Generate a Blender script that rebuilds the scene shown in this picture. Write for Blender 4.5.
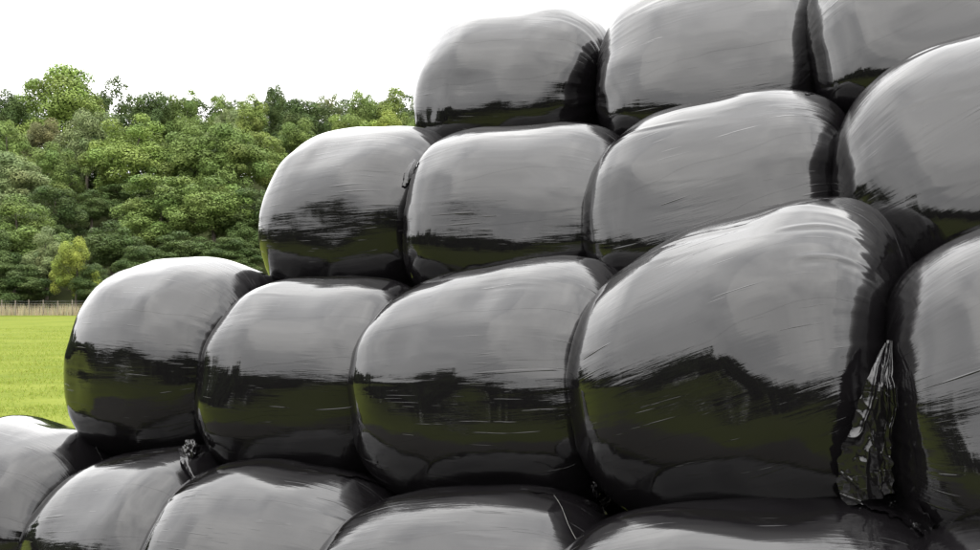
import bpy, math, random
import numpy as np

for o in list(bpy.data.objects):
    bpy.data.objects.remove(o)
scene = bpy.context.scene
col = scene.collection
rad = math.radians

# ------------------------------------------------------------------ camera
CAM_H = 2.08          # eye height above the field
FOC = 986.0           # focal length in pixels of a 980 px wide picture
HOR = 294.0           # row of the horizon in that picture
cam_data = bpy.data.cameras.new('camera')
cam_data.sensor_width = 36.0
cam_data.lens = FOC / 980.0 * 36.0
cam_data.shift_y = (HOR - 275.0) / 980.0
cam_data.clip_start = 0.05
cam_data.clip_end = 4000.0
cam = bpy.data.objects.new('camera', cam_data)
col.objects.link(cam)
cam.location = (0, 0, CAM_H)
cam.rotation_euler = (rad(90), 0, 0)
scene.camera = cam

# ------------------------------------------------------------------ sky, sun, exposure
SUN_EL, SUN_AZ = 58.0, 200.0      # azimuth clockwise from +Y (the way the camera looks)
world = bpy.data.worlds.new('World')
scene.world = world
world.use_nodes = True
wn, wl = world.node_tree.nodes, world.node_tree.links
wn.clear()
w_out = wn.new('ShaderNodeOutputWorld')
w_bg = wn.new('ShaderNodeBackground'); w_bg.inputs['Strength'].default_value = 0.1
w_sky = wn.new('ShaderNodeTexSky')
w_sky.sky_type = 'NISHITA'; w_sky.sun_disc = False
w_sky.sun_elevation = rad(SUN_EL); w_sky.sun_rotation = rad(SUN_AZ)
w_tc = wn.new('ShaderNodeTexCoord')
w_map = wn.new('ShaderNodeMapping'); w_map.inputs['Scale'].default_value = (1.0, 1.0, 2.6)
w_n = wn.new('ShaderNodeTexNoise')
w_n.inputs['Scale'].default_value = 1.7; w_n.inputs['Detail'].default_value = 4.0; w_n.inputs['Roughness'].default_value = 0.55
w_rmp = wn.new('ShaderNodeValToRGB')          # closed cloud cover, grey bellies and brighter thin parts
w_rmp.color_ramp.elements[0].position = 0.30; w_rmp.color_ramp.elements[0].color = (0.60, 0.602, 0.612, 1)
_e = w_rmp.color_ramp.elements.new(0.47); _e.color = (0.86, 0.86, 0.865, 1)
w_rmp.color_ramp.elements[1].position = 0.72; w_rmp.color_ramp.elements[1].color = (1.0, 0.99, 0.975, 1)
w_sep = wn.new('ShaderNodeSeparateXYZ')
w_mr = wn.new('ShaderNodeMapRange')           # the standard overcast sky: zenith about three times the horizon
w_mr.inputs['From Min'].default_value = 0.0; w_mr.inputs['From Max'].default_value = 1.0
w_mr.inputs['To Min'].default_value = 34.0; w_mr.inputs['To Max'].default_value = 75.0
w_mul = wn.new('ShaderNodeVectorMath'); w_mul.operation = 'SCALE'
w_mix = wn.new('ShaderNodeMix'); w_mix.data_type = 'RGBA'; w_mix.inputs['Factor'].default_value = 0.93
wl.new(w_tc.outputs['Generated'], w_map.inputs['Vector'])
wl.new(w_map.outputs['Vector'], w_n.inputs['Vector'])
wl.new(w_n.outputs['Fac'], w_rmp.inputs['Fac'])
wl.new(w_tc.outputs['Generated'], w_sep.inputs['Vector'])
wl.new(w_sep.outputs['Z'], w_mr.inputs['Value'])
wl.new(w_rmp.outputs['Color'], w_mul.inputs[0])
wl.new(w_mr.outputs['Result'], w_mul.inputs['Scale'])
wl.new(w_sky.outputs['Color'], w_mix.inputs['A'])
wl.new(w_mul.outputs['Vector'], w_mix.inputs['B'])
wl.new(w_mix.outputs['Result'], w_bg.inputs['Color'])
wl.new(w_bg.outputs['Background'], w_out.inputs['Surface'])

sun_data = bpy.data.lights.new('sun', 'SUN')
sun_data.energy = 1.2
sun_data.angle = rad(85)
sun_data.color = (1.0, 0.955, 0.88)
sun = bpy.data.objects.new('sun', sun_data)
col.objects.link(sun)
sun.location = (0, 0, 60)
sun.rotation_euler = (rad(90 - SUN_EL), 0, rad(180 - SUN_AZ))

scene.view_settings.view_transform = 'Standard'
scene.view_settings.look = 'None'
scene.view_settings.gamma = 1.0
scene.view_settings.exposure = 0.0
scene.view_settings.use_curve_mapping = False
scene.render.engine = 'CYCLES'
scene.cycles.use_denoising = True
scene.cycles.max_bounces = 8
scene.cycles.glossy_bounces = 6
scene.cycles.diffuse_bounces = 3
scene.cycles.transmission_bounces = 3
scene.cycles.sample_clamp_indirect = 6.0

# ------------------------------------------------------------------ helpers
def tag(o, label=None, cat=None, group=None, kind=None):
    if label: o['label'] = label
    if cat: o['category'] = cat
    if group: o['group'] = group
    if kind: o['kind'] = kind
    return o

def np_mesh(name, verts, faces, smooth=True, uv=None):
    """verts (n,3), faces (m,k) with one k for all faces"""
    verts = np.asarray(verts, np.float32); faces = np.asarray(faces, np.int32)
    me = bpy.data.meshes.new(name)
    nv, nf, k = len(verts), len(faces), faces.shape[1]
    me.vertices.add(nv); me.vertices.foreach_set('co', verts.ravel())
    me.loops.add(nf * k); me.loops.foreach_set('vertex_index', faces.ravel())
    me.polygons.add(nf)
    me.polygons.foreach_set('loop_start', np.arange(0, nf * k, k, dtype=np.int32))
    me.polygons.foreach_set('loop_total', np.full(nf, k, np.int32))
    me.polygons.foreach_set('use_smooth', np.full(nf, smooth, bool))
    if uv is not None:
        lay = me.uv_layers.new(name='UVMap')
        lay.data.foreach_set('uv', np.asarray(uv, np.float32)[faces.ravel()].ravel())
    me.update(calc_edges=True)
    me.validate()
    return me

def link(name, me, mat=None, parent=None, loc=(0, 0, 0), rot=(0, 0, 0), scl=(1, 1, 1)):
    o = bpy.data.objects.new(name, me)
    col.objects.link(o)
    if mat is not None and me is not None and not me.materials:
        me.materials.append(mat)
    o.location = loc; o.rotation_euler = rot; o.scale = scl
    if parent is not None: o.parent = parent
    return o

def vnoise(p, seed=0):
    """smooth value noise in about -1..1 for points p (n,3)"""
    p = np.asarray(p, float)
    i = np.floor(p).astype(np.int64); f = p - i
    f = f * f * f * (f * (f * 6 - 15) + 10)
    def h(a):
        n = (a[:, 0] * 374761393 + a[:, 1] * 668265263 + a[:, 2] * 2147483647 + seed * 1274126177) & 0xffffffff
        n = ((n ^ (n >> 13)) * 1274126177) & 0xffffffff
        n = ((n ^ (n >> 16)) * 2246822519) & 0xffffffff
        return ((n ^ (n >> 15)) & 0xffffff) / float(0xffffff) * 2 - 1
    r = 0
    for dx in (0, 1):
        for dy in (0, 1):
            for dz in (0, 1):
                w = (f[:, 0] if dx else 1 - f[:, 0]) * (f[:, 1] if dy else 1 - f[:, 1]) * (f[:, 2] if dz else 1 - f[:, 2])
                r = r + w * h(i + np.array([dx, dy, dz]))
    return r

def fbm(p, seed=0, octv=3):
    r, a = 0, 1.0
    for k in range(octv):
        r = r + a * vnoise(np.asarray(p) * (2 ** k) + 17.3 * k, seed + k); a *= 0.5
    return r

def at(px, py, Y):
    """the place at distance Y from the eye that a pixel of the 980 x 550 picture looks at"""
    return np.array([(px - 490.0) / FOC * Y, Y, CAM_H + (HOR - py) / FOC * Y])

def mat_new(name):
    m = bpy.data.materials.new(name); m.use_nodes = True
    nt = m.node_tree; nt.nodes.clear()
    out = nt.nodes.new('ShaderNodeOutputMaterial')
    return m, nt, out

def N(nt, typ, **kw):
    n = nt.nodes.new(typ)
    for k, v in kw.items():
        if k in n.inputs: n.inputs[k].default_value = v
        else: setattr(n, k, v)
    return n

# ------------------------------------------------------------------ materials
def film_material(name, crumple=False):
    m, nt, out = mat_new(name); L = nt.links.new
    b = N(nt, 'ShaderNodeBsdfPrincipled')
    b.inputs['Base Color'].default_value = (0.0042, 0.0038, 0.0043, 1)
    b.inputs['IOR'].default_value = 1.50
    L(b.outputs['BSDF'], out.inputs['Surface'])
    uv = N(nt, 'ShaderNodeTexCoord')
    info = N(nt, 'ShaderNodeObjectInfo')
    off = N(nt, 'ShaderNodeVectorMath', operation='SCALE'); off.inputs[0].default_value = (31.0, 57.0, 13.0)
    L(info.outputs['Random'], off.inputs['Scale'])
    add = N(nt, 'ShaderNodeVectorMath', operation='ADD')
    L(uv.outputs['UV'], add.inputs[0]); L(off.outputs['Vector'], add.inputs[1])
    def streak(su, sv, rot, detail, rough, scale=1.0):
        mp = N(nt, 'ShaderNodeMapping')
        mp.inputs['Rotation'].default_value = (0, 0, rad(rot))
        L(add.outputs['Vector'], mp.inputs['Vector'])
        mp2 = N(nt, 'ShaderNodeMapping'); mp2.inputs['Scale'].default_value = (su, sv, 1)
        L(mp.outputs['Vector'], mp2.inputs['Vector'])
        n = N(nt, 'ShaderNodeTexNoise', Scale=scale, Detail=detail, Roughness=rough)
        L(mp2.outputs['Vector'], n.inputs['Vector'])
        return n.outputs['Fac']
    def ramp(v, lo, hi, a=0.0, c=1.0):
        r = N(nt, 'ShaderNodeMapRange'); r.interpolation_type = 'SMOOTHSTEP'
        r.inputs['From Min'].default_value = lo; r.inputs['From Max'].default_value = hi
        r.inputs['To Min'].default_value = a; r.inputs['To Max'].default_value = c
        L(v, r.inputs['Value']); return r.outputs['Result']
    def math_(op, a, b_):
        n = N(nt, 'ShaderNodeMath', operation=op)
        for k, x in ((0, a), (1, b_)):
            if isinstance(x, (int, float)): n.inputs[k].default_value = x
            else: L(x, n.inputs[k])
        return n.outputs['Value']
    s1 = streak(26, 2.2, 1.5, 5.0, 0.55)          # stretch lines along the wrap
    s2 = streak(80, 1.6, -3, 4.0, 0.6)          # hair-fine lines crossing them
    s3 = streak(170, 5.0, 5, 2.0, 0.5)         # scuffs
    big = streak(2.2, 2.2, 0, 3.0, 0.5)         # cockled and tight places
    patch = ramp(big, 0.42, 0.66, 0.25, 1.0)
    scuff = math_('MULTIPLY', ramp(s3, 0.60, 0.74), patch)
    s4 = streak(120, 3.2, 2, 2.0, 0.5)          # short sharp tucks of slack film
    s5 = streak(44, 1.5, -2, 2.0, 0.45)         # longer ones
    big2 = streak(3.1, 1.7, 20, 2.0, 0.5)
    tuck = math_('MULTIPLY', ramp(s4, 0.675, 0.76), ramp(big2, 0.44, 0.60))
    tuck2 = math_('MULTIPLY', ramp(s5, 0.665, 0.74), ramp(big, 0.46, 0.62))
    # roughness: mostly slick, dull on the scuffs and where the film was stretched thin
    r0 = math_('ADD', math_('MULTIPLY', scuff, 0.28), math_('MULTIPLY', big, 0.06))
    L(math_('ADD', r0, 0.012), b.inputs['Roughness'])
    h = math_('MULTIPLY', s1, math_('MULTIPLY', patch, 0.0024))
    h = math_('ADD', h, math_('MULTIPLY', s2, math_('MULTIPLY', patch, 0.00068)))
    h = math_('ADD', h, math_('MULTIPLY', tuck, 0.00075))
    h = math_('ADD', h, math_('MULTIPLY', tuck2, 0.0013))
    # overlapping turns of the film: one edge every quarter of a metre
    mpb = N(nt, 'ShaderNodeMapping'); mpb.inputs['Rotation'].default_value = (0, 0, rad(-5)); L(add.outputs['Vector'], mpb.inputs['Vector'])
    spb = N(nt, 'ShaderNodeSeparateXYZ'); L(mpb.outputs['Vector'], spb.inputs['Vector'])
    turn = math_('FRACT', math_('ADD', math_('MULTIPLY', spb.outputs['X'], 3.6), math_('MULTIPLY', big2, 0.5)), 0.0)
    h = math_('ADD', h, math_('MULTIPLY', turn, 0.0008))
    if not crumple:
        sd = N(nt, 'ShaderNodeAttribute'); sd.attribute_name = 'side'
        h = math_('MULTIPLY', h, sd.outputs['Fac'])
    if crumple:
        cn = N(nt, 'ShaderNodeTexVoronoi', Scale=38.0); cn.feature = 'F1'
        L(uv.outputs['Object'], cn.inputs['Vector'])
        h = math_('ADD', h, math_('MULTIPLY', cn.outputs['Distance'], 0.0014))
    bp = N(nt, 'ShaderNodeBump', Strength=1.0, Distance=1.0)
    L(h, bp.inputs['Height'])
    L(bp.outputs['Normal'], b.inputs['Normal'])
    return m

FILM = film_material('black_stretch_film')
FILM_C = film_material('crumpled_black_film', True)

def grass_ground_material():
    m, nt, out = mat_new('meadow'); L = nt.links.new
    b = N(nt, 'ShaderNodeBsdfPrincipled', Roughness=0.9)
    b.inputs['Specular IOR Level'].default_value = 0.02
    g = N(nt, 'ShaderNodeNewGeometry')
    mp = N(nt, 'ShaderNodeMapping'); mp.inputs['Scale'].default_value = (0.22, 0.5, 0.5)
    L(g.outputs['Position'], mp.inputs['Vector'])
    n1 = N(nt, 'ShaderNodeTexNoise', Scale=1.0, Detail=8.0, Roughness=0.68)
    L(mp.outputs['Vector'], n1.inputs['Vector'])
    n2 = N(nt, 'ShaderNodeTexNoise', Scale=9.0, Detail=4.0, Roughness=0.7)
    L(g.outputs['Position'], n2.inputs['Vector'])
    r = N(nt, 'ShaderNodeValToRGB')
    e = r.color_ramp.elements
    e[0].position = 0.36; e[0].color = (0.064, 0.090, 0.014, 1)
    e[1].position = 0.66; e[1].color = (0.146, 0.162, 0.034, 1)
    mid = e.new(0.5); mid.color = (0.106, 0.127, 0.020, 1)
    mx = N(nt, 'ShaderNodeMix'); mx.data_type = 'FLOAT'; mx.inputs[0].default_value = 0.45
    L(n1.outputs['Fac'], mx.inputs[2]); L(n2.outputs['Fac'], mx.inputs[3])
    L(mx.outputs[0], r.inputs['Fac'])
    # made-up darker colour on the viewer's side, to dim the field mirrored in film
    nL = N(nt, 'ShaderNodeTexNoise', Scale=0.09, Detail=4.0, Roughness=0.6); L(g.outputs['Position'], nL.inputs['Vector'])
    sp0 = N(nt, 'ShaderNodeSeparateXYZ'); L(g.outputs['Position'], sp0.inputs['Vector'])
    ad = N(nt, 'ShaderNodeMath', operation='MULTIPLY_ADD'); ad.inputs[1].default_value = 26.0
    L(nL.outputs['Fac'], ad.inputs[0]); L(sp0.outputs['Y'], ad.inputs[2])
    mrp = N(nt, 'ShaderNodeMapRange'); mrp.inputs['From Min'].default_value = 18.0; mrp.inputs['From Max'].default_value = 24.0
    L(ad.outputs['Value'], mrp.inputs['Value'])
    pm = N(nt, 'ShaderNodeMix'); pm.data_type = 'RGBA'; pm.inputs['A'].default_value = (0.068, 0.082, 0.018, 1)
    L(mrp.outputs['Result'], pm.inputs['Factor']); L(r.outputs['Color'], pm.inputs['B'])
    # the wooded bank beyond the fence has a darker floor
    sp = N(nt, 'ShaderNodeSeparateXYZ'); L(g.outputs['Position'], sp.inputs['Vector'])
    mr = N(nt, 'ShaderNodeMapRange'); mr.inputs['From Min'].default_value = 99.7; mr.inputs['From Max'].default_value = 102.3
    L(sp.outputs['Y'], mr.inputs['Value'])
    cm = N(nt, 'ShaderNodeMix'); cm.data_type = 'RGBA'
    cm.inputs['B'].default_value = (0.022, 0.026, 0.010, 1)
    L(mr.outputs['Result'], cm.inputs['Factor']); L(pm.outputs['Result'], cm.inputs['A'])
    L(cm.outputs['Result'], b.inputs['Base Color'])
    bp = N(nt, 'ShaderNodeBump', Strength=0.35, Distance=0.04); L(n2.outputs['Fac'], bp.inputs['Height'])
    L(bp.outputs['Normal'], b.inputs['Normal'])
    L(b.outputs['BSDF'], out.inputs['Surface'])
    return m

def dark_ground_material():
    m, nt, out = mat_new('dark_ground'); L = nt.links.new
    b = N(nt, 'ShaderNodeBsdfPrincipled', Roughness=0.85)
    g = N(nt, 'ShaderNodeNewGeometry')
    n1 = N(nt, 'ShaderNodeTexNoise', Scale=3.0, Detail=8.0, Roughness=0.65)
    L(g.outputs['Position'], n1.inputs['Vector'])
    r = N(nt, 'ShaderNodeValToRGB'); e = r.color_ramp.elements
    e[0].position = 0.3; e[0].color = (0.010, 0.009, 0.006, 1)
    e[1].position = 0.75; e[1].color = (0.036, 0.032, 0.021, 1)
    L(n1.outputs['Fac'], r.inputs['Fac']); L(r.outputs['Color'], b.inputs['Base Color'])
    bp = N(nt, 'ShaderNodeBump', Strength=0.8, Distance=0.05); L(n1.outputs['Fac'], bp.inputs['Height'])
    L(bp.outputs['Normal'], b.inputs['Normal'])
    L(b.outputs['BSDF'], out.inputs['Surface'])
    return m

def leaf_material(name, base=None, spread=0.5, transl=0.18):
    """leaf colour comes from the object's own colour unless base is given; each leaf differs a little"""
    m, nt, out = mat_new(name); L = nt.links.new
    at_ = N(nt, 'ShaderNodeAttribute'); at_.attribute_name = 'tint'
    if base is None:
        c = N(nt, 'ShaderNodeObjectInfo').outputs['Color']
    else:
        rgb = N(nt, 'ShaderNodeRGB'); rgb.outputs[0].default_value = (*base, 1); c = rgb.outputs[0]
    mul = N(nt, 'ShaderNodeMix'); mul.data_type = 'RGBA'; mul.blend_type = 'MULTIPLY'; mul.inputs['Factor'].default_value = 1.0
    L(c, mul.inputs['A']); L(at_.outputs['Color'], mul.inputs['B'])
    d = N(nt, 'ShaderNodeBsdfPrincipled', Roughness=0.55)
    d.inputs['Specular IOR Level'].default_value = 0.08
    t = N(nt, 'ShaderNodeBsdfTranslucent')
    L(mul.outputs['Result'], d.inputs['Base Color']); L(mul.outputs['Result'], t.inputs['Color'])
    mx = N(nt, 'ShaderNodeMixShader', Fac=transl)
    L(d.outputs['BSDF'], mx.inputs[1]); L(t.outputs['BSDF'], mx.inputs[2])
    L(mx.outputs['Shader'], out.inputs['Surface'])
    return m

def plain_material(name, c0, c1, scale=8.0, rough=0.85):
    m, nt, out = mat_new(name); L = nt.links.new
    b = N(nt, 'ShaderNodeBsdfPrincipled', Roughness=rough)
    tc = N(nt, 'ShaderNodeTexCoord')
    n1 = N(nt, 'ShaderNodeTexNoise', Scale=scale, Detail=5.0, Roughness=0.6)
    L(tc.outputs['Object'], n1.inputs['Vector'])
    r = N(nt, 'ShaderNodeValToRGB'); e = r.color_ramp.elements
    e[0].position = 0.3; e[0].color = (*c0, 1); e[1].position = 0.7; e[1].color = (*c1, 1)
    L(n1.outputs['Fac'], r.inputs['Fac']); L(r.outputs['Color'], b.inputs['Base Color'])
    L(b.outputs['BSDF'], out.inputs['Surface'])
    return m

LEAF = leaf_material('tree_leaves')
LEAF_FAR = leaf_material('far_tree_leaves', (0.055, 0.075, 0.030))
GRASS = leaf_material('grass_blades', (0.172, 0.212, 0.032), transl=0.5)
DRY = leaf_material('dry_grass', (0.36, 0.315, 0.205), transl=0.2)
BARK = plain_material('bark', (0.035, 0.028, 0.020), (0.085, 0.070, 0.052), 3.0)
POST = plain_material('weathered_post', (0.07, 0.055, 0.042), (0.17, 0.145, 0.115), 6.0)
WIRE = plain_material('galvanised_wire', (0.25, 0.25, 0.25), (0.36, 0.36, 0.36), 30.0, 0.5)

# ------------------------------------------------------------------ the ground
def hill(X, Y):
    d = np.maximum(0.0, np.asarray(Y, float) - 106.1)
    ramp = 0.345 * (np.sqrt(d * d + 36.0) - 6.0)
    ramp = 34.0 * (1 - np.exp(-ramp / 34.0 - 0.55 * (ramp / 34.0) ** 2))
    return ramp

def ground_mesh():
    a = np.concatenate([-np.geomspace(1500, 130, 14), np.linspace(-120, 120, 81), np.geomspace(130, 1500, 14)])
    X, Y = np.meshgrid(a, a, indexing='ij')
    p = np.stack([X.ravel() / 14, Y.ravel() / 14, np.zeros(X.size)], 1)
    near = np.clip((np.hypot(X, Y).ravel() - 9) / 20, 0, 1)
    Z = hill(X, Y).ravel() + 0.10 * fbm(p, 3, 3) * near
    n = len(a)
    i = np.arange(n * n).reshape(n, n)
    f = np.stack([i[:-1, :-1], i[1:, :-1], i[1:, 1:], i[:-1, 1:]], -1).reshape(-1, 4)
    return np_mesh('field', np.stack([X.ravel(), Y.ravel(), Z], 1), f)
tag(link('field', ground_mesh(), grass_ground_material()), kind='structure')

TH = rad(36.94)                                  # the stack runs away to the left at this angle
ROW = np.array([math.cos(TH), -math.sin(TH)])   # along the rows, towards the viewer's right
BACK = np.array([math.sin(TH), math.cos(TH)])   # into the stack

def dark_ground_mesh():
    """unseen dark earth along the stack, widened to darken film reflections, with a ragged edge"""
    nu, nv = 120, 24
    vs = []
    for a in np.linspace(-9, 14, nu):
        for k, t in enumerate(np.linspace(0, 1, nv)):
            e0, e1 = -4.5 + 0.35 * math.sin(a * 1.3) + 0.2 * math.sin(a * 3.1 + 1), 9.0
            d = e0 + (e1 - e0) * t
            base = BACK * 3.3
            q = base + ROW * a + BACK * d
            vs.append((q[0], q[1], 0.0))
    vs = np.array(vs)
    z = 0.03 * fbm(np.stack([vs[:, 0] * 1.5, vs[:, 1] * 1.5, vs[:, 0] * 0], 1), 9, 3)
    vs[:, 2] = 0.012 + np.maximum(z, -0.007)
    i = np.arange(nu * nv).reshape(nu, nv)
    f = np.stack([i[:-1, :-1], i[1:, :-1], i[1:, 1:], i[:-1, 1:]], -1).reshape(-1, 4)
    return np_mesh('dark_ground_sheet', vs, f)
tag(link('unseen_dark_ground', dark_ground_mesh(), dark_ground_material()), kind='structure')  # unseen sheet, sized and darkened for what the film mirrors

# ------------------------------------------------------------------ the wrapped bales
def bale_mesh(name, R, Ln, seed, hi=True, nl=3.0, nr=4.0, taper=0.0, creases=(), sag=0.05, skew=0.0, lump=1.0):
    """a round bale lying on its side: axis along local x, front is local -y. creases: (x, phi_deg, length, depth, slant)"""
    rng = np.random.default_rng(seed)
    nphi_f, nphi_b, ns = (300, 50, 150) if hi else (200, 36, 100)
    # phi: 0 back, 90 top, 180 front, 270 bottom
    ph = np.concatenate([np.linspace(0, rad(55), nphi_b // 2, endpoint=False),
                         np.linspace(rad(55), rad(255), nphi_f, endpoint=False),
                         np.linspace(rad(255), rad(360), nphi_b // 2 + 1)])
    S = np.linspace(-math.pi / 2, math.pi / 2, ns + 2)[1:-1]
    S = np.sign(S) * (np.abs(S) / (math.pi / 2)) ** 0.9 * (math.pi / 2)
    S = np.concatenate([[-math.pi / 2 + 1e-4], S, [math.pi / 2 - 1e-4]])
    nexp = np.where(S < 0, nl, nr)
    xs = Ln / 2 * np.sign(np.sin(S)) * np.abs(np.sin(S)) ** (2 / nexp)
    rs = np.abs(np.cos(S)) ** (2 / nexp) * (1 + taper * 2 * xs / Ln)
    n1, n2 = len(S), len(ph)
    nexp = np.repeat(nexp, n2)
    X = np.repeat(xs, n2); Rr = np.repeat(rs, n2); P = np.tile(ph, n1)
    def surf(X, Rr, P):
        cy, sz = np.cos(P), np.sin(P)
        e = np.where(sz < 0, 2.45, 2.1)                   # pressed squarer below than above
        k = (np.abs(cy) ** e + np.abs(sz) ** e) ** (-1 / e)
        cy, sz = cy * k, sz * k
        y = R * Rr * cy * (1 - sag * sz)
        z = R * Rr * sz * np.where(sz < 0, 0.94, 0.985)
        return np.stack([X, y, z], 1)
    v = surf(X, Rr, P)
    nrm = np.stack([np.sign(X) * np.abs(2 * X / Ln) ** (nexp - 1) / (Ln / 2),
                    Rr ** (nexp - 1) * np.cos(P) / R, Rr ** (nexp - 1) * np.sin(P) / R], 1)
    nrm /= np.linalg.norm(nrm, axis=1)[:, None] + 1e-9
    sd = seed * 3.7
    # settled hay under the film: broad swellings
    d = lump * (0.018 * fbm(v * 2.1 + sd, seed, 2) + 0.0058 * vnoise(v * 5.5 + sd, seed + 5))
    # film tension: cords and gathers running end to end, strongest on the shoulders
    t = 2 * X / Ln
    sh = np.exp(-((np.abs(t) - 0.93) / 0.16) ** 2)
    arc = np.stack([(P * R + skew * X) * 9.0 + 0.5 * X, X * 1.1 + sd, np.full_like(X, sd)], 1)
    cords = vnoise(arc, seed + 11)
    pole = np.clip((Rr - .08) / .55, 0, 1)
    d += (0.0011 + 0.0034 * sh) * cords * pole
    arc2 = np.stack([(P * R + skew * X) * 24.0 - 0.6 * X, X * 1.6 + sd, np.full_like(X, sd + 4)], 1)
    n2_ = vnoise(arc2, seed + 12)
    gate = np.clip(0.5 + 0.9 * vnoise(v * 2.6 + sd + 9, seed + 13), 0, 1)
    d += (0.00055 * gate + 0.0013 * sh) * n2_ * pole
    # single creases of slack film, broken up along their length
    allc = list(creases)
    for k in range(5):
        allc.append((rng.uniform(-0.40, 0.35) * Ln, rng.uniform(100, 190), rng.uniform(0.2, 0.6), rng.uniform(0.0007, 0.0014), rng.uniform(-0.12, 0.12)))
    for q, (cx, cp, cl, cd, csl) in enumerate(allc):
        wob = 0.010 * vnoise(np.stack([X * 5 + q * 9, X * 0 + sd, X * 0], 1), seed + 20)
        w = (P - rad(cp)) * R - csl * (X - cx) + wob
        g = np.clip(1 - ((X - cx) / (cl / 2)) ** 2, 0, 1) * np.clip(.62 + .7 * vnoise(np.stack([X * 7 + q * 5, X * 0, X * 0 + sd], 1), seed + 21), 0, 1)
        wd = 0.009 + 0.004 * rng.random()
        d += cd * g * (np.exp(-(w / wd) ** 2) - 0.5 * np.exp(-((w - 2.2 * wd) / (1.6 * wd)) ** 2))
    # dished ends
    endm = np.clip(1 - Rr / 0.75, 0, 1)
    d += -0.02 * endm
    v = v + nrm * d[:, None]
    # where it rests, the bale is pressed flatter
    i = np.arange(n1 * n2).reshape(n1, n2)
    f = np.stack([i[:-1, :-1], i[1:, :-1], i[1:, 1:], i[:-1, 1:]], -1).reshape(-1, 4)
    sarc = np.concatenate([[0], np.cumsum(np.hypot(np.diff(xs), np.diff(rs * R)))])
    uv = np.stack([P * R + skew * X, np.repeat(sarc, n2)], 1)
    me = np_mesh(name, v, f[:, ::-1], True, uv)
    a_ = me.attributes.new('side', 'FLOAT', 'POINT')
    a_.data.foreach_set('value', np.clip((Rr - .12) / .5, 0, 1).astype(np.float32))
    return me

# key: x, y, z of the centre relative to the eye, radius, length, end roundness left and right, taper; extra turn, tilt (degrees), seed, fine, label, creases
BALES = [
 ('41', -2.903, 6.266, -1.459, 0.657, 1.311, 2.969, 3.922, -0.037, -6.7, -3.8, 1, False, 'black wrapped bale at the lower left corner, overlapping the meadow', ()),
 ('42', -1.923, 5.539, -1.511, 0.627, 1.307, 2.856, 4.143, 0.068, -6.9, 8.2, 2, False, 'bottom row black wrapped bale with a knot of twisted film on its top', ()),
 ('43', -0.977, 4.803, -1.459, 0.643, 1.350, 3.029, 3.551, -0.032, -15.7, 0.3, 3, True, 'bottom row black wrapped bale between the knotted bale and the string-marked bale', ()),
 ('44', -0.067, 4.060, -1.422, 0.628, 1.332, 3.115, 3.995, 0.010, -15.2, 4.4, 4, True, 'bottom row black wrapped bale with a pale string line over its right shoulder', ((0.0, 125, .7, .0022, .03),)),
 ('45', 0.850, 3.336, -1.339, 0.636, 1.383, 3.309, 4.606, 0.050, -14.0, 3.6, 5, True, 'wide bottom row black bale directly below the largest bale', ((0.0, 122, .8, .0025, -.03),)),
 ('46', 1.725, 2.668, -1.278, 0.656, 1.282, 3.291, 3.999, -0.046, -13.8, 1.7, 6, False, 'black wrapped bale just showing at the bottom right corner', ()),
 ('31', -1.905, 6.308, -0.434, 0.663, 1.379, 3.124, 3.400, -0.031, -6.000, 0.900, 7, True, 'leftmost black bale of the second row, standing out against the meadow', ()),
 ('32', -0.925, 5.576, -0.504, 0.613, 1.294, 2.861, 4.038, 0.005, -13.6, 1.6, 8, True, 'smaller black bale of the second row, second from the meadow', ()),
 ('33', 0.067, 4.815, -0.473, 0.620, 1.438, 3.036, 3.700, 0.075, -7.500, 5.700, 9, True, 'black wrapped bale in the middle of the second row, just left of the largest bale', ((-.05, 160, .2, .0018, .0),)),
 ('34', 1.063, 4.048, -0.353, 0.660, 1.384, 3.104, 3.900, 0.096, 0.500, 8.700, 10, True, 'largest black wrapped bale, bulging out with a torn film tail at its right end', ((-.1, 118, .9, .003, .10), (-.05, 130, .8, .002, .12), (.55, 140, .22, .007, -.3), (.5, 126, .3, .004, -.2))),
 ('35', 2.033, 3.321, -0.363, 0.643, 1.303, 2.908, 4.000, -0.002, -13.8, 4.0, 11, True, 'black wrapped bale cut by the right edge beside the hanging film tail', ()),
 ('21', -0.773, 6.523, 0.461, 0.636, 1.358, 2.999, 3.848, -0.016, -7.9, 0.9, 12, False, 'leftmost black bale of the third row, standing against the wood', ()),
 ('22', 0.213, 5.781, 0.408, 0.600, 1.360, 2.986, 4.001, -0.019, -14.5, -0.0, 13, True, 'third row black wrapped bale directly below the topmost left bale', ((.0, 128, .45, .002, .03),)),
 ('23', 1.185, 5.029, 0.408, 0.595, 1.373, 2.821, 3.700, 0.042, -9.000, 2.600, 14, True, 'third row black bale with long creases, directly above the largest bale', ((-.1, 135, .9, .003, .10), (.1, 115, .7, .002, .08))),
 ('24', 2.180, 4.266, 0.475, 0.646, 1.339, 2.500, 3.994, 0.069, -13.7, 13.0, 15, True, 'third row black bale cut by the right edge, steeply foreshortened', ((-.1, 112, .9, .0025, .08), (-.05, 148, .5, .005, .14))),
 ('11', 0.229, 6.730, 1.335, 0.601, 1.377, 3.030, 3.400, -0.056, -4.400, -4.000, 16, False, 'topmost left black bale, its rounded top standing against the white sky', ()),
 ('12', 1.342, 5.942, 1.293, 0.653, 1.403, 2.493, 3.984, 0.039, -13.8, 1.9, 17, False, 'middle black bale of the top row with a long crease along its top edge', ((.1, 105, 1.1, .005, -.10),)),
 ('13', 2.352, 5.175, 1.349, 0.681, 1.297, 2.927, 4.000, -0.002, -14.0, 6.0, 18, False, 'black wrapped bale in the upper right corner of the stack', ()),
]
SAG = {'11': .13, '12': .34, '13': .36, '21': .10, '22': .13, '23': .15, '24': .14, '35': .10, '31': .06}   # settled: fullest below the middle
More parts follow.
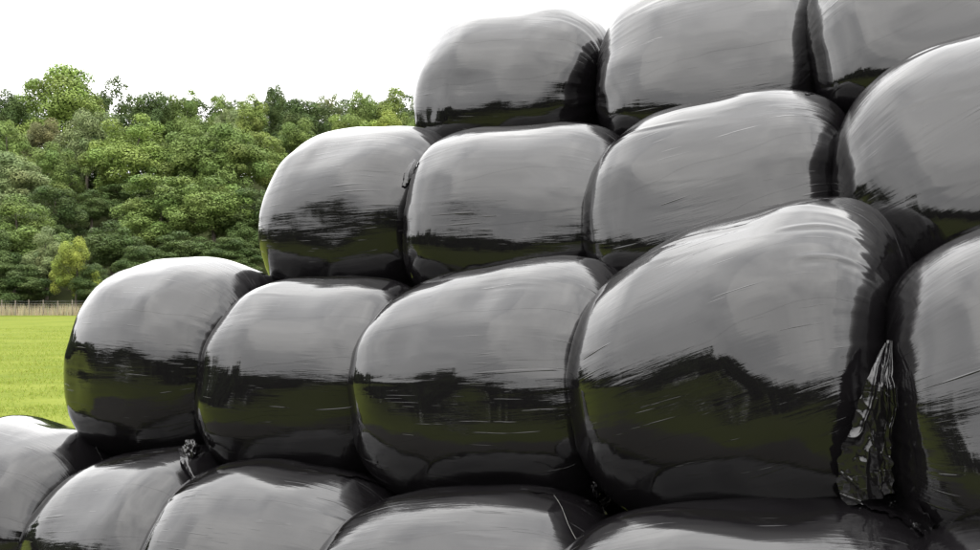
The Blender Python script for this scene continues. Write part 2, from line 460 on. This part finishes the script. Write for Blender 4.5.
SKEW = {'34': .20, '24': .26, '13': .26, '23': .18, '35': .24, '45': .08, '12': .06, '44': .06, '33': -.02, '31': -.03}   # slant of the wrap
FWD = {'35': .08, '24': .05}       # these stand a little proud of their row
bales = {}
for (k, x, y, z, R, Ln, nl, nr, tp, yaw, tilt, sd, hi, label, cr) in BALES:
    me = bale_mesh('wrapped_bale', R, Ln, sd, hi, nl, nr, tp, cr, SAG.get(k, .05), SKEW.get(k, 0.0))
    x, y = np.array([x, y]) - BACK * FWD.get(k, 0.0)
    o = link('wrapped_bale', me, FILM, None, (x, y, z + CAM_H), (0, -rad(tilt), -(TH + rad(yaw))))
    tag(o, label, 'bale', 'black wrapped bales in the stack')
    bales[k] = o
# the second line of the stack, glimpsed only through the dark gaps between the front bales
inner = bale_mesh('wrapped_bale', .63, 1.28, 40, False)
for first, cnt, up, start in (('41', 7, 0.0, -.6), ('31', 5, 0.0, .55), ('21', 4, 0.0, .6), ('11', 3, 0.0, .66)):
    b0 = bales[first].location
    for k in range(cnt):
        q = np.array([b0.x, b0.y]) + ROW * (start + 1.29 * k) + BACK * 1.27
        o = link('wrapped_bale', inner, FILM, None, (q[0], q[1], b0.z + .01 * (k % 3)), (0, 0, -TH + .02 * (k % 2)))
        tag(o, 'black wrapped bale in the second line, glimpsed through dark gaps between front bales', 'bale', 'bales of the second line')

# ------------------------------------------------------------------ loose film: torn tails, knots and rucks lying on the bales
from mathutils import Vector, Matrix
bpy.context.view_layer.update()
EYE = Vector((0, 0, CAM_H))
def depth_on(keys, px, py, default):
    d = Vector((px - 490.0, FOC, HOR - py)) / FOC
    best = None
    for k in keys:
        o = bales[k]; mi = o.matrix_world.inverted()
        lo = mi @ EYE; ld = (mi.to_3x3() @ d).normalized()
        ok, p, n_, _ = o.ray_cast(lo, ld)
        if ok:
            y = (o.matrix_world @ p).y
            if best is None or y < best: best = y
    return default if best is None else best

def loose_film(name, owner, keys, path, off, amp, seed, nu, nv, freq=30.0, far=9.0, label=None, hang=False):
    """a crumpled strip of film lying against the bales; path = (px, py, half width px) along its length"""
    path = np.array(path, float)
    seg = np.concatenate([[0], np.cumsum(np.hypot(np.diff(path[:, 0]), np.diff(path[:, 1])))]); seg /= seg[-1]
    us = np.linspace(0, 1, nu)
    cx, cy, hw = (np.interp(us, seg, path[:, c]) for c in range(3))
    tx, ty = np.gradient(cx), np.gradient(cy); ln = np.hypot(tx, ty) + 1e-9
    nx, ny = -ty / ln, tx / ln
    rng = np.random.default_rng(seed)
    P = np.zeros((nu, nv, 3)); prev = None
    edge = 1 + .22 * vnoise(np.stack([us * 23, us * 0, us * 0 + seed], 1), seed)
    edge2 = 1 + .22 * vnoise(np.stack([us * 23, us * 0 + 7, us * 0 + seed], 1), seed)
    D = np.zeros((nu, nv)); PX = np.zeros((nu, nv)); PY = np.zeros((nu, nv))
    for a in range(nu):
        for b, w in enumerate(np.linspace(-1, 1, nv)):
            e = edge[a] if w < 0 else edge2[a]
            PX[a, b] = cx[a] + nx[a] * hw[a] * w * e; PY[a, b] = cy[a] + ny[a] * hw[a] * w * e
            D[a, b] = min(depth_on(keys, PX[a, b], PY[a, b], far), far)
    if hang:                                            # a loose end hanging clear of whatever is behind it
        Dm = D.min(1)
        Dp = np.pad(Dm, 10, mode='edge'); Dm = np.array([Dp[q:q + 21].min() for q in range(nu)])
        Dm = np.convolve(np.pad(Dm, 15, mode='edge'), np.ones(31) / 31, 'valid')
        k_ = np.clip(us / .35, 0, 1); k_ = k_ * k_ * (3 - 2 * k_); Dm = np.minimum(Dm, Dm * (1 - k_) + Dm.min() * k_)
        D = np.repeat(Dm[:, None], nv, 1)
        edge, edge2 = 1 + .35 * (edge - 1), 1 + .35 * (edge2 - 1)
        for a in range(nu):
            w = np.linspace(-1, 1, nv); e = np.where(w < 0, edge[a], edge2[a])
            PX[a] = cx[a] + nx[a] * hw[a] * w * e; PY[a] = cy[a] + ny[a] * hw[a] * w * e
    for _ in range(3):                                  # the film bridges hollows
        Dp = np.pad(D, 1, mode='edge')
        D = np.minimum(D, (Dp[:-2, 1:-1] + Dp[2:, 1:-1] + Dp[1:-1, :-2] + Dp[1:-1, 2:]) / 4)
    mpp = D.mean() / FOC                                # metres per pixel here
    length = np.hypot(np.diff(path[:, 0]), np.diff(path[:, 1])).sum() * mpp
    wv = np.linspace(-1, 1, nv)[None, :] * hw.mean() * mpp * np.ones((nu, 1)); sv = us[:, None] * length * np.ones((1, nv))
    q = np.stack([wv * freq, sv * freq * .17, np.zeros_like(wv)], -1).reshape(-1, 3)
    bend = vnoise(q * .35 + 5, seed + 6)
    q[:, 0] += .8 * bend
    rid = 1 - 2 * np.abs(vnoise(q + seed, seed + 1))          # long folds down the strip
    rid2 = 1 - 2 * np.abs(vnoise((q + .6 * bend[:, None]) * np.array([2.6, 6.5, 1]) + seed, seed + 2))   # crinkles across them
    lift = amp * (1.0 + .9 * rid + .15 * rid2).reshape(nu, nv)
    if hang:
        rs_ = 1 - np.abs(vnoise(q * np.array([1.0, .75, 1]) + seed, seed + 1)); rt_ = 1 - np.abs(vnoise(q[:, [1, 0, 2]] * np.array([3.4, .9, 1]) + q * np.array([.8, .5, 0]) + 3, seed + 8))
        lift = amp * (.3 + 1.1 * rs_ ** 4 + .22 * rt_ ** 5).reshape(nu, nv)
    jx = (amp * .6 * vnoise(q * 1.1 + 31, seed + 3)).reshape(nu, nv); jz = (amp * .4 * vnoise(q * 1.3 + 77, seed + 4)).reshape(nu, nv)
    Y = D - off - lift
    V = np.stack([(PX - 490) / FOC * Y + jx, Y, CAM_H + (HOR - PY) / FOC * Y + jz], -1).reshape(-1, 3)
    ow = bales[owner]; mi = np.array(ow.matrix_world.inverted())
    V = V @ mi[:3, :3].T + mi[:3, 3]
    i = np.arange(nu * nv).reshape(nu, nv)
    f = np.stack([i[:-1, :-1], i[1:, :-1], i[1:, 1:], i[:-1, 1:]], -1).reshape(-1, 4)
    uv = np.stack([np.repeat(us, nv), np.tile(np.linspace(0, .2, nv), nu)], 1)
    me = np_mesh(name, V, f, True, uv)
    o = link(name, me, FILM_C, ow)
    if label: o['label'] = label
    return o

def film_knot(owner, keys, px, py, rx, rz, seed, label):
    """a bunch of twisted film standing off the bale"""
    D = depth_on(keys, px, py, 5.0); m_ = D / FOC
    nu, nv = 40, 30
    a, b = np.meshgrid(np.linspace(0, 2 * math.pi, nu), np.linspace(-1, 1, nv) * math.pi / 2, indexing='ij')
    u = np.stack([np.cos(b) * np.cos(a), np.cos(b) * np.sin(a), np.sin(b)], -1).reshape(-1, 3)
    q = u * np.array([2.6, 2.6, 1.3]); q[:, 0] += .8 * u[:, 2]
    r = .62 + .55 * (1 - 2 * np.abs(vnoise(q + seed, seed))) + .18 * (1 - 2 * np.abs(vnoise(q * 2.3 + seed, seed + 1)))
    V = u * r[:, None] * np.array([rx, rx, rz]) * m_
    V += at(px, py, D - rx * m_ * .5)
    ow = bales[owner]; mi = np.array(ow.matrix_world.inverted())
    V = V @ mi[:3, :3].T + mi[:3, 3]
    i = np.arange(nu * nv).reshape(nu, nv)
    f = np.stack([i[:-1, :-1], i[1:, :-1], i[1:, 1:], i[:-1, 1:]], -1).reshape(-1, 4)
    o = link('film_knot', np_mesh('film_knot', V, f, True, u[:, :2] * .05), FILM_C, ow)
    o['label'] = label

loose_film('film_tail', '34', ('34', '35', '45'), [(889, 342, 2), (886, 356, 6), (881, 375, 11), (878, 395, 17), (876, 412, 19), (872, 432, 21), (867, 452, 25), (864, 470, 28), (865, 486, 28), (868, 500, 24)],
           .0, .017, 3, 150, 56, 36.0, 3.6, 'torn crumpled tail of film hanging in the gap', True)
loose_film('film_ruck', '45', ('34', '35', '45'), [(850, 497, 6), (872, 499, 9), (895, 506, 11), (915, 516, 10), (932, 529, 6)], .006, .014, 8, 44, 14, 40.0, 3.75, 'crumpled ruck of film along the right shoulder')
film_knot('42', ('42', '31', '32'), 191, 452, 7.5, 11, 5, 'knot of twisted film')
loose_film('film_tail', '42', ('42',), [(184, 448, 5), (184, 457, 4), (187, 466, 2.2), (191, 473, 1.8), (196, 481, 1.2)], .005, .010, 6, 26, 6, 40.0, 5.8, 'thin twisted tail hanging from the knot')
loose_film('film_ruck', '43', ('43',), [(292, 463, 2), (320, 466, 4), (345, 470, 5), (368, 474, 6), (390, 484, 4)], .004, .010, 7, 46, 8, 40.0, 5.6, 'ruck of gathered film along the top edge')
loose_film('film_ruck', '44', ('44',), [(520, 488, 2), (545, 490, 3), (570, 494, 4), (592, 502, 4), (606, 511, 3)], .004, .008, 9, 40, 8, 44.0, 5.0, 'ruck of gathered film on the right shoulder')
film_knot('34', ('34', '33', '44'), 596, 484, 5, 13, 12, 'small crumpled loop of film at the foot')
loose_film('film_ruck', '23', ('23',), [(806, 92, 1.5), (822, 91, 2.5), (838, 93, 3), (850, 97, 2.5)], .004, .008, 13, 34, 7, 50.0, 6.0, 'ruck of gathered film on the top right corner')
loose_film('film_tail', '21', ('21', '22'), [(404, 186, 2), (409, 172, 4), (416, 160, 3)], .004, .008, 15, 18, 7, 50.0, 7.2)

def string_on(owner, pts, r, mat, name='string', label=None):
    P3 = []
    for (px, py) in pts:
        y = depth_on((owner,), px, py, 4.0) - r * 1.2
        P3.append(at(px, py, y))
    P3 = np.array(P3); v, f = [], []
    for a, p in enumerate(P3):
        tg = P3[min(a + 1, len(P3) - 1)] - P3[max(a - 1, 0)]; tg /= np.linalg.norm(tg)
        s1 = np.cross(tg, (0, 1, 0)); s1 /= np.linalg.norm(s1); s2 = np.cross(tg, s1)
        for k in range(5):
            an = 2 * math.pi * k / 5
            v.append(p + r * (math.cos(an) * s1 + math.sin(an) * s2))
    for a in range(len(P3) - 1):
        for k in range(5):
            f.append((a * 5 + k, a * 5 + (k + 1) % 5, a * 5 + 5 + (k + 1) % 5, a * 5 + 5 + k))
    ow = bales[owner]; mi = np.array(ow.matrix_world.inverted())
    V = np.array(v) @ mi[:3, :3].T + mi[:3, 3]
    o = link(name, np_mesh(name, V, f), mat, ow)
    if label: o['label'] = label
STRING = plain_material('pale_twine', (.05, .05, .05), (.11, .11, .10), 40.0, .5)
string_on('44', [(549, 489), (553, 494), (558, 501), (562, 508), (565, 516), (568, 524), (572, 532), (577, 541)], .0012, STRING, 'string', 'pale string stretched over the right shoulder')

# ------------------------------------------------------------------ the fence and the long grass under it
FY = 97.1
def cyl(r0, r1, h, n=8, cap=0.0):
    a = np.linspace(0, 2 * math.pi, n, endpoint=False)
    ring = np.stack([np.cos(a), np.sin(a)], 1)
    v = np.concatenate([np.c_[ring * r0, np.zeros(n)], np.c_[ring * r1, np.full(n, h)], np.c_[ring * r1 * .5, np.full(n, h + cap)]])
    f = []
    for lv in (0, 1):
        for i in range(n):
            j = (i + 1) % n
            f.append((lv * n + i, lv * n + j, (lv + 1) * n + j, (lv + 1) * n + i))
    return v, f, n
fence = link('wire_fence', None, loc=(-40, FY, 0))
tag(fence, 'wire fence on weathered wooden posts at the foot of the wood', 'fence')
pv, pf, pn = cyl(0.055, 0.048, 1.52, 8, 0.03)
post_me = np_mesh('post', pv, pf, False); post_me.materials.append(POST)
rg = random.Random(5)
px = -64.0
while px < -18:
    if px > -54:
        o = link('post', post_me, POST, fence, (px + 40, rg.uniform(-.06, .06), float(hill(px, FY)) - .02), (rg.uniform(-.03, .03), rg.uniform(-.04, .04), rg.uniform(0, 3)), (1, 1, rg.uniform(.93, 1.04)))
    px += 1.42 + rg.uniform(-.08, .08)
for hz in (0.35, 0.62, 0.88, 1.12, 1.36):
    a = np.linspace(-54, -18, 40)
    wv, wf = [], []
    for q, xx in enumerate(a):
        for t in range(3):
            an = t * 2.094
            wv.append((xx + 40, -0.08 + .006 * math.cos(an), hz + .006 * math.sin(an) + .01 * math.sin(xx * 4)))
    for q in range(len(a) - 1):
        for t in range(3):
            wf.append((q * 3 + t, q * 3 + (t + 1) % 3, q * 3 + 3 + (t + 1) % 3, q * 3 + 3 + t))
    link('wire', np_mesh('wire', wv, wf), WIRE, fence)

def blades(name, pts, hgt, wid, lean, tint, mat, seed):
    rng = np.random.default_rng(seed)
    n = len(pts)
    a = rng.uniform(0, 2 * math.pi, n); h = hgt * rng.uniform(.55, 1.25, n); l = lean * rng.uniform(.1, 1, n) * h
    w = wid * rng.uniform(.7, 1.3, n)
    ca, sa = np.cos(a), np.sin(a)
    la = rng.uniform(0, 2 * math.pi, n)
    b0 = pts + np.stack([-ca * w, -sa * w, np.zeros(n)], 1)
    b1 = pts + np.stack([ca * w, sa * w, np.zeros(n)], 1)
    tip = pts + np.stack([np.cos(la) * l, np.sin(la) * l, h], 1)
    v = np.stack([b0, b1, tip], 1).reshape(-1, 3)
    me = np_mesh(name, v, np.arange(3 * n).reshape(n, 3), False)
    c = tint[0] + (tint[1] - tint[0]) * rng.random((n, 1)) * np.ones((1, 3)) + rng.normal(0, .06, (n, 3))
    c = np.repeat(np.clip(c, .2, 2), 3, 0)
    ca_ = me.color_attributes.new('tint', 'FLOAT_COLOR', 'POINT')
    ca_.data.foreach_set('color', np.c_[c, np.ones(len(c))].astype(np.float32).ravel())
    return link(name, me, mat)

rng = np.random.default_rng(77)
# meadow blades: denser close by, all over the part of the field that the stack leaves open
n = 90000
yy = 8.5 * (90 / 8.5) ** rng.random(n)
xx = yy * rng.uniform(-.72, -.36, n)
tuft = fbm(np.stack([xx * .5, yy * .9, xx * 0], 1), 41, 2)          # it grows in tufts
kk = tuft > rng.uniform(-.9, .7, n)
xx, yy = xx[kk], yy[kk]
pp = np.stack([xx, yy, -0.01 + 0 * xx], 1)
tag(blades('meadow_grass', pp, .06, .010, 1.2, (.85, 1.1), GRASS, 4), 'short yellow-green meadow grass', 'grass', kind='stuff')
n = 17000
xx = rng.uniform(-64, -14, n); yy = FY + rng.normal(.5, .75, n)
den = vnoise(np.stack([xx * .6, yy * .5, xx * 0], 1), 4)
k = den > rng.uniform(-1.2, .6, n)
pp = np.stack([xx, yy, hill(xx, yy) - .02], 1)[k]
tag(blades('tall_grass', pp, 1.05, .016, .28, (.7, 1.15), DRY, 6), 'pale dry long grass growing along the wire fence', 'grass', kind='stuff')

# ------------------------------------------------------------------ trees
def crown_arrays(seed, clumps, leaves, style, leaf):
    """leaf-sized faces spread over many clumps; unit tree: height 1, crown width 1 (stretched when placed)"""
    rng = np.random.default_rng(seed)
    cz, rz, rx = {'round': (.54, .45, .46), 'tall': (.53, .46, .40), 'airy': (.58, .40, .46), 'broad': (.54, .45, .50), 'skirt': (.47, .51, .47)}[style]
    nl_ = int(rng.integers(4, 7)) if style != 'airy' else 5
    lobes = [(np.array([0, 0, cz + rz * .34]), np.array([rx * .60, rx * .60, rz * .66]))]
    for q in range(nl_):
        a = 2 * math.pi * (q + rng.uniform(-.3, .3)) / nl_
        rr = rx * rng.uniform(.36, .52); s_ = rng.uniform(.42, .62)
        zz = cz + rz * rng.uniform(-.62, .30)
        lobes.append((np.array([rr * math.cos(a), rr * math.sin(a), zz]), np.array([rx * s_, rx * s_, rz * rng.uniform(.34, .52)])))
    wts = np.array([l[1].prod() ** (2 / 3) for l in lobes]); wts /= wts.sum()
    cen = []
    tries = 0
    while len(cen) < clumps and tries < 6000:
        tries += 1
        lo, lr = lobes[rng.choice(len(lobes), p=wts)]
        u = rng.normal(size=3); u /= np.linalg.norm(u)
        if u[2] < -.6 and style != 'skirt': continue
        q = lo + u * lr * rng.uniform(.55, .92)
        mind = .085
        if q[2] > .99 - .07 or q[2] < .05: continue
        if all(np.linalg.norm((q - c) * np.array([1, 1, 1.2])) > mind for c in cen): cen.append(q)
    cen = np.array(cen)
    # an uneven outline
    ang = np.arctan2(cen[:, 1], cen[:, 0])
    bul = 1 + .08 * np.sin(2 * ang + seed) + .10 * np.sin(3 * ang + 2.1 * seed)
    cen[:, 0] *= bul; cen[:, 1] *= bul
    P, Nn, T = [], [], []
    for c in cen:
        cr = rng.uniform(.07, .135) * (0.8 if style == 'airy' else 1.0)
        m = int(leaves / len(cen) * (cr / .12) ** 2)
        u = rng.normal(size=(m * 2, 3)); u[:, 2] += .35; u /= np.linalg.norm(u, axis=1)[:, None]
        outw = c - np.array([0, 0, cz - .12]); outw = outw / (np.linalg.norm(outw) + 1e-6)
        keep = (u @ outw) > rng.uniform(-1.0, .35, len(u))
        u = u[keep][:m]
        rr = cr * (rng.uniform(.62, 1.08, len(u)))[:, None]
        P.append(c + u * rr * np.array([1.0, 1.0, .8])); 
        nn = u * np.array([.8, .8, 1.25]) + rng.normal(0, .24, (len(u), 3)); Nn.append(nn / np.linalg.norm(nn, axis=1)[:, None])
        tc = rng.uniform(.82, 1.18) + rng.normal(0, .06, (len(u), 1))
        T.append(np.clip(tc * np.array([1.0, 1.0, 1.0]) + rng.normal(0, .03, (1, 3)) * np.array([1.3, .5, .8]), .4, 1.8))
    P = np.concatenate(P); Nn = np.concatenate(Nn); T = np.concatenate(T)
    return P, Nn, T, cen, cz

def leaf_faces(P, Nn, T, size, rng, asp):
    """lozenge leaves; asp = (width, width, height) the unit tree will be stretched to, so that leaves keep their shape"""
    n = len(P)
    a = rng.normal(size=(n, 3)); t = np.cross(Nn, a); t /= np.linalg.norm(t, axis=1)[:, None]
    b = np.cross(Nn, t)
    s = size * rng.uniform(.55, 1.35, (n, 1))
    inv = 1.0 / np.asarray(asp)
    dt, db = t * s * inv, b * s * .62 * inv
    k = Nn * s * .18 * inv
    v = np.stack([P - dt, P + db + k, P + dt, P - db + k], 1).reshape(-1, 3)
    return v, np.repeat(T, 4, 0)

def tube(pts, radii, n=6):
    v, f = [], []
    for q, (p, r) in enumerate(zip(pts, radii)):
        for i in range(n):
            a = 2 * math.pi * i / n
            v.append((p[0] + r * math.cos(a), p[1] + r * math.sin(a), p[2]))
    for q in range(len(pts) - 1):
        for i in range(n):
            j = (i + 1) % n
            f.append((q * n + i, q * n + j, (q + 1) * n + j, (q + 1) * n + i))
    return v, f

def trunk_mesh(cen, cz, seed):
    rng = np.random.default_rng(seed + 500)
    V, F = [], []
    def addt(p, r):
        v, f = tube(p, r); b = len(V); V.extend(v); F.extend([tuple(b + i for i in q) for q in f])
    j = rng.normal(0, .012, (5, 2))
    zs = [-.03, .10, .30, .52, .78]
    core = [np.array([j[i, 0] * i, j[i, 1] * i, zs[i]]) for i in range(5)]
    addt(core, [.034, .026, .021, .014, .004])
    far = cen[np.argsort(-np.hypot(cen[:, 0], cen[:, 1]))[:16]]
    for c in far[::1][:12]:
        t = rng.uniform(.26, .62)
        base = np.array([np.interp(t, zs, [p[0] for p in core]), np.interp(t, zs, [p[1] for p in core]), t])
        if c[2] < t: base[2] = max(.2, c[2] - .08)
        mid = (base + c) / 2 + np.array([0, 0, .02])
        addt([base, mid, c], [.011, .007, .002])
    return np_mesh('trunk', V, F, True)

VAR = {}
for name, style, seed, ncl, nlf, ls in (('r1', 'round', 1, 70, 37260, .145), ('r2', 'round', 2, 62, 37260, .145), ('r3', 'round', 3, 80, 37260, .145),
                                        ('t1', 'tall', 4, 70, 35707, .145), ('t2', 'tall', 5, 60, 35707, .145), ('b1', 'broad', 6, 90, 43470, .145),
                                        ('b2', 'broad', 7, 84, 43470, .145), ('s1', 'skirt', 10, 84, 40365, .145), ('s2', 'skirt', 11, 76, 40365, .145),
                                        ('a1', 'airy', 8, 34, 9000, .20), ('a2', 'airy', 9, 40, 10000, .20)):
    P, Nn, T, cen, cz = crown_arrays(seed, ncl, nlf, style, ls)
    v, c = leaf_faces(P, Nn, T, ls, np.random.default_rng(seed + 90), (11.0, 11.0, 16.0))
    me = np_mesh('crown', v, np.arange(len(v)).reshape(-1, 4), False)
    ca_ = me.color_attributes.new('tint', 'FLOAT_COLOR', 'POINT')
    ca_.data.foreach_set('color', np.c_[c, np.ones(len(c))].astype(np.float32).ravel())
    me.materials.append(LEAF)
    tm = trunk_mesh(cen, cz, seed); tm.materials.append(BARK)
    VAR[name] = (me, tm)

C_LIGHT = (.178, .238, .062); C_MID = (.130, .180, .052); C_DARK = (.070, .102, .034); C_GREY = (.165, .204, .090)  # C_DARK: dark green, lowered further to paint deeper shade between crowns
C_YEL = (.215, .255, .055); C_BROWN = (.150, .150, .068); C_OLIVE = (.160, .206, .056)
# crown centre px, crown top py, crown width px, distance, kind, colour, label
TREES = [
 (62, 66, 88, 138, 'b1', C_LIGHT, 'broad bright olive-green tree, the highest crown at the left of the skyline'),
 (117, 71, 40, 142, 'a1', C_DARK, 'thin airy dark tree on the skyline right of the broad bright crown'),
 (148, 87, 48, 140, 'r1', C_DARK, 'dark round skyline tree right of the thin airy tree'),
 (185, 86, 56, 143, 'b2', C_MID, 'wide mid-green skyline tree left of the pale grey-green crown'),
 (222, 90, 44, 146, 'r2', C_MID, 'mid-green skyline tree behind the pale grey-green crown'),
 (250, 95, 48, 138, 'r3', C_OLIVE, 'yellowish skyline tree left of the darkest skyline crown'),
 (274, 82, 32, 142, 't2', C_DARK, 'narrow dark green tree rising above the middle of the skyline'),
 (303, 97, 54, 137, 'b1', C_DARK, 'dark broad skyline tree right of the narrow dark tree'),
 (331, 88, 42, 144, 'a2', C_GREY, 'pale airy skyline tree with sky showing through its crown'),
 (361, 86, 40, 141, 'r1', C_MID, 'rounded green skyline tree left of the yellow-green one by the stack'),
 (393, 84, 50, 143, 'r2', C_OLIVE, 'yellow-green skyline tree half hidden behind the topmost left bale'),
 (430, 88, 50, 141, 'b2', C_MID, 'skyline tree mostly hidden behind the topmost left bale'),
 (6, 92, 52, 134, 'r3', C_DARK, 'dark skyline tree at the left edge below the high bright crown'),
 (225, 105, 42, 124, 'r2', C_GREY, 'pale grey-green round crown just below the skyline'),
 (345, 108, 60, 122, 'b2', C_OLIVE, 'yellow-green crown above the left end of the third row bale'),
 (388, 112, 52, 120, 'r3', C_YEL, 'bright yellow-green crown touching the topmost left bale'),
 (300, 118, 52, 118, 'r1', C_MID, 'green crown just above the leftmost third row bale'),
 (425, 112, 46, 121, 'r1', C_MID, 'green crown hidden behind the topmost left bale save its rim'),
 (47, 118, 46, 124, 'r1', C_BROWN, 'brownish crown below the high bright tree'),
 (88, 104, 58, 114, 't1', C_GREY, 'tall grey-green tree between the brownish crown and the large light tree'),
 (8, 116, 54, 113, 'r2', C_MID, 'round green tree at the left edge above the pale front trees'),
 (136, 112, 98, 108, 'b2', C_LIGHT, 'large light green tree in the middle of the wood'),
 (188, 127, 74, 106, 'r3', C_MID, 'mid-green tree right of the large light tree'),
 (230, 124, 72, 105, 'b1', C_MID, 'green tree below the pale grey-green round crown'),
 (265, 128, 66, 110, 'r2', C_OLIVE, 'yellowish green tree left of the leftmost third row bale'),
 (56, 144, 56, 103, 'r3', C_MID, 'round green tree below the brownish crown'),
 (12, 152, 72, 97, 'b1', C_GREY, 'greyish green tree at the left edge in mid slope'),
 (92, 190, 50, 99, 's1', C_DARK, 'dark filler tree for the shaded gap between the big left front tree and the stack'),  # filler whose dark leaves stand in for the shade of the gap
 (160, 172, 92, 92, 's2', C_MID, 'wide green tree at mid slope under the large light tree'),
 (214, 178, 84, 91, 's1', C_MID, 'wide tree at mid slope behind the end of the stack'),
 (258, 186, 72, 90, 's2', C_DARK, 'dark tree touching the side of the leftmost third row bale'),
 (54, 184, 60, 91, 's2', C_DARK, 'dark rounded tree behind the big front tree at left'),
 (16, 196, 88, 82, 's1', C_MID, 'big spreading green tree in the front rank at the left edge'),
 (112, 222, 66, 82, 's1', C_DARK, 'dark front tree right of the bright yellow-green one'),
 (76, 236, 42, 75, 'r1', C_YEL, 'small bright yellow-green tree in the front rank above the fence'),
 (47, 228, 48, 78, 's1', C_GREY, 'small grey-green tree left of the bright yellow-green front tree'),
 (92, 262, 40, 75.5, 's2', C_DARK, 'low dark bush at the fence, beside the leftmost second row bale'),
 (14, 262, 60, 75, 's2', C_DARK, 'low dark bush at the fence near the left edge'),
 (-14, 226, 56, 77, 's2', C_DARK, 'dark front tree cut by the left edge above the fence'),
 (-34, 150, 70, 106, 'r1', C_MID, 'mid slope tree at the extreme left edge'),
 (-40, 100, 80, 135, 'b2', C_MID, 'skyline tree just beyond the left edge'),
]
REAR = 'dark tree of the rear rank, glimpsed between the skyline crowns'
for q, (px, py, w) in enumerate(((20, 96, 66), (96, 92, 60), (133, 98, 60), (166, 97, 60), (204, 98, 60), (236, 101, 60), (262, 103, 56), (290, 104, 60), (318, 103, 60), (346, 100, 60), (378, 98, 60), (408, 96, 60))):
    TREES.append((px, py, w, 152, ('s1', 's2', 's1')[q % 3], C_DARK, REAR))
TREES += [
 (88, 150, 60, 118, 's2', C_DARK, 'dark tree behind the tall grey-green tree, seen through the gap beside it'),
 (150, 176, 70, 104, 's1', C_DARK, 'dark tree in the hollow right behind the wide mid slope tree'),
 (205, 150, 70, 118, 's2', C_DARK, 'dark tree in the hollow behind the mid-green trees'),
 (180, 232, 70, 84, 's1', C_DARK, 'dark low tree just above the right half of the leftmost second row bale'),
 (232, 236, 66, 84, 's2', C_DARK, 'dark low tree in the notch between second and third row bales'),
 (142, 244, 54, 80, 's2', C_DARK, 'dark low tree just above the left half of the leftmost second row bale'),
]
rg = random.Random(11)
for (px, py, wpx, Y, kind, c, label) in TREES:
    Y = Y * 1.467
    X = (px - 490.0) / FOC * Y
    top = CAM_H + (HOR - py) / FOC * Y
    g = float(hill(X, Y))
    H = top - g; W = wpx / FOC * Y * 1.2
    root = link('broadleaf_tree', None, loc=(X, Y, g))
    tag(root, label, 'tree', 'trees of the wood beyond the fence')
    rz = rg.uniform(0, 6.28)
    cme, tme = VAR[kind]
    cr = link('crown', cme, LEAF, root, rot=(0, 0, rz), scl=(W, W * rg.uniform(.9, 1.1), H / .985))
    k = rg.uniform(.92, 1.08)
    cr.color = (c[0] * k, c[1] * k, c[2] * k, 1)
    link('trunk', tme, BARK, root, rot=(0, 0, rz), scl=(W, W, H / .985))

# the rest of the wood that closes the field all round; it shows only as the dark band mirrored in the film
V, Cc = [], []
rng = np.random.default_rng(5)
P, Nn, T, cen, cz = crown_arrays(31, 40, 1500, 'broad', 1)
P2, Nn2, T2, _, _ = crown_arrays(32, 34, 1400, 'round', 1)
for k in range(150):
    a = 129 + (338 - 129) * (k + rng.uniform(-.4, .4)) / 150
    front = max(0.0, min(1.0, (165 - a) / 36))
    r = (50 + 62 * front) + rng.uniform(-4, 14) + 6 * math.sin(rad(a) * 5)
    X, Y = r * math.cos(rad(a)), r * math.sin(rad(a))
    H = rng.uniform(8, 17) * (1 + .25 * front); W = H * rng.uniform(.6, .95)
    Pk, Nk, Tk = (P, Nn, T) if rng.random() < .5 else (P2, Nn2, T2)
    v, c = leaf_faces(Pk, Nk, Tk, .75, rng, (W, W, H))
    rz = rng.uniform(0, 6.28); R2 = np.array([[math.cos(rz), -math.sin(rz), 0], [math.sin(rz), math.cos(rz), 0], [0, 0, 1]])
    v = (v * np.array([W, W, H])) @ R2.T * np.array([1, 1, 1.0]) + np.array([X, Y, float(hill(X, Y)) - .12 * H])
    V.append(v); Cc.append(c * rng.uniform(.8, 1.25))
v = np.concatenate(V); c = np.concatenate(Cc)
me = np_mesh('far_wood', v, np.arange(len(v)).reshape(-1, 4), False)
ca_ = me.color_attributes.new('tint', 'FLOAT_COLOR', 'POINT')
ca_.data.foreach_set('color', np.c_[c, np.ones(len(c))].astype(np.float32).ravel())
tag(link('far_wood', me, LEAF_FAR), 'dark wood around the far sides of the field, mirrored in the black film', 'wood', kind='stuff')
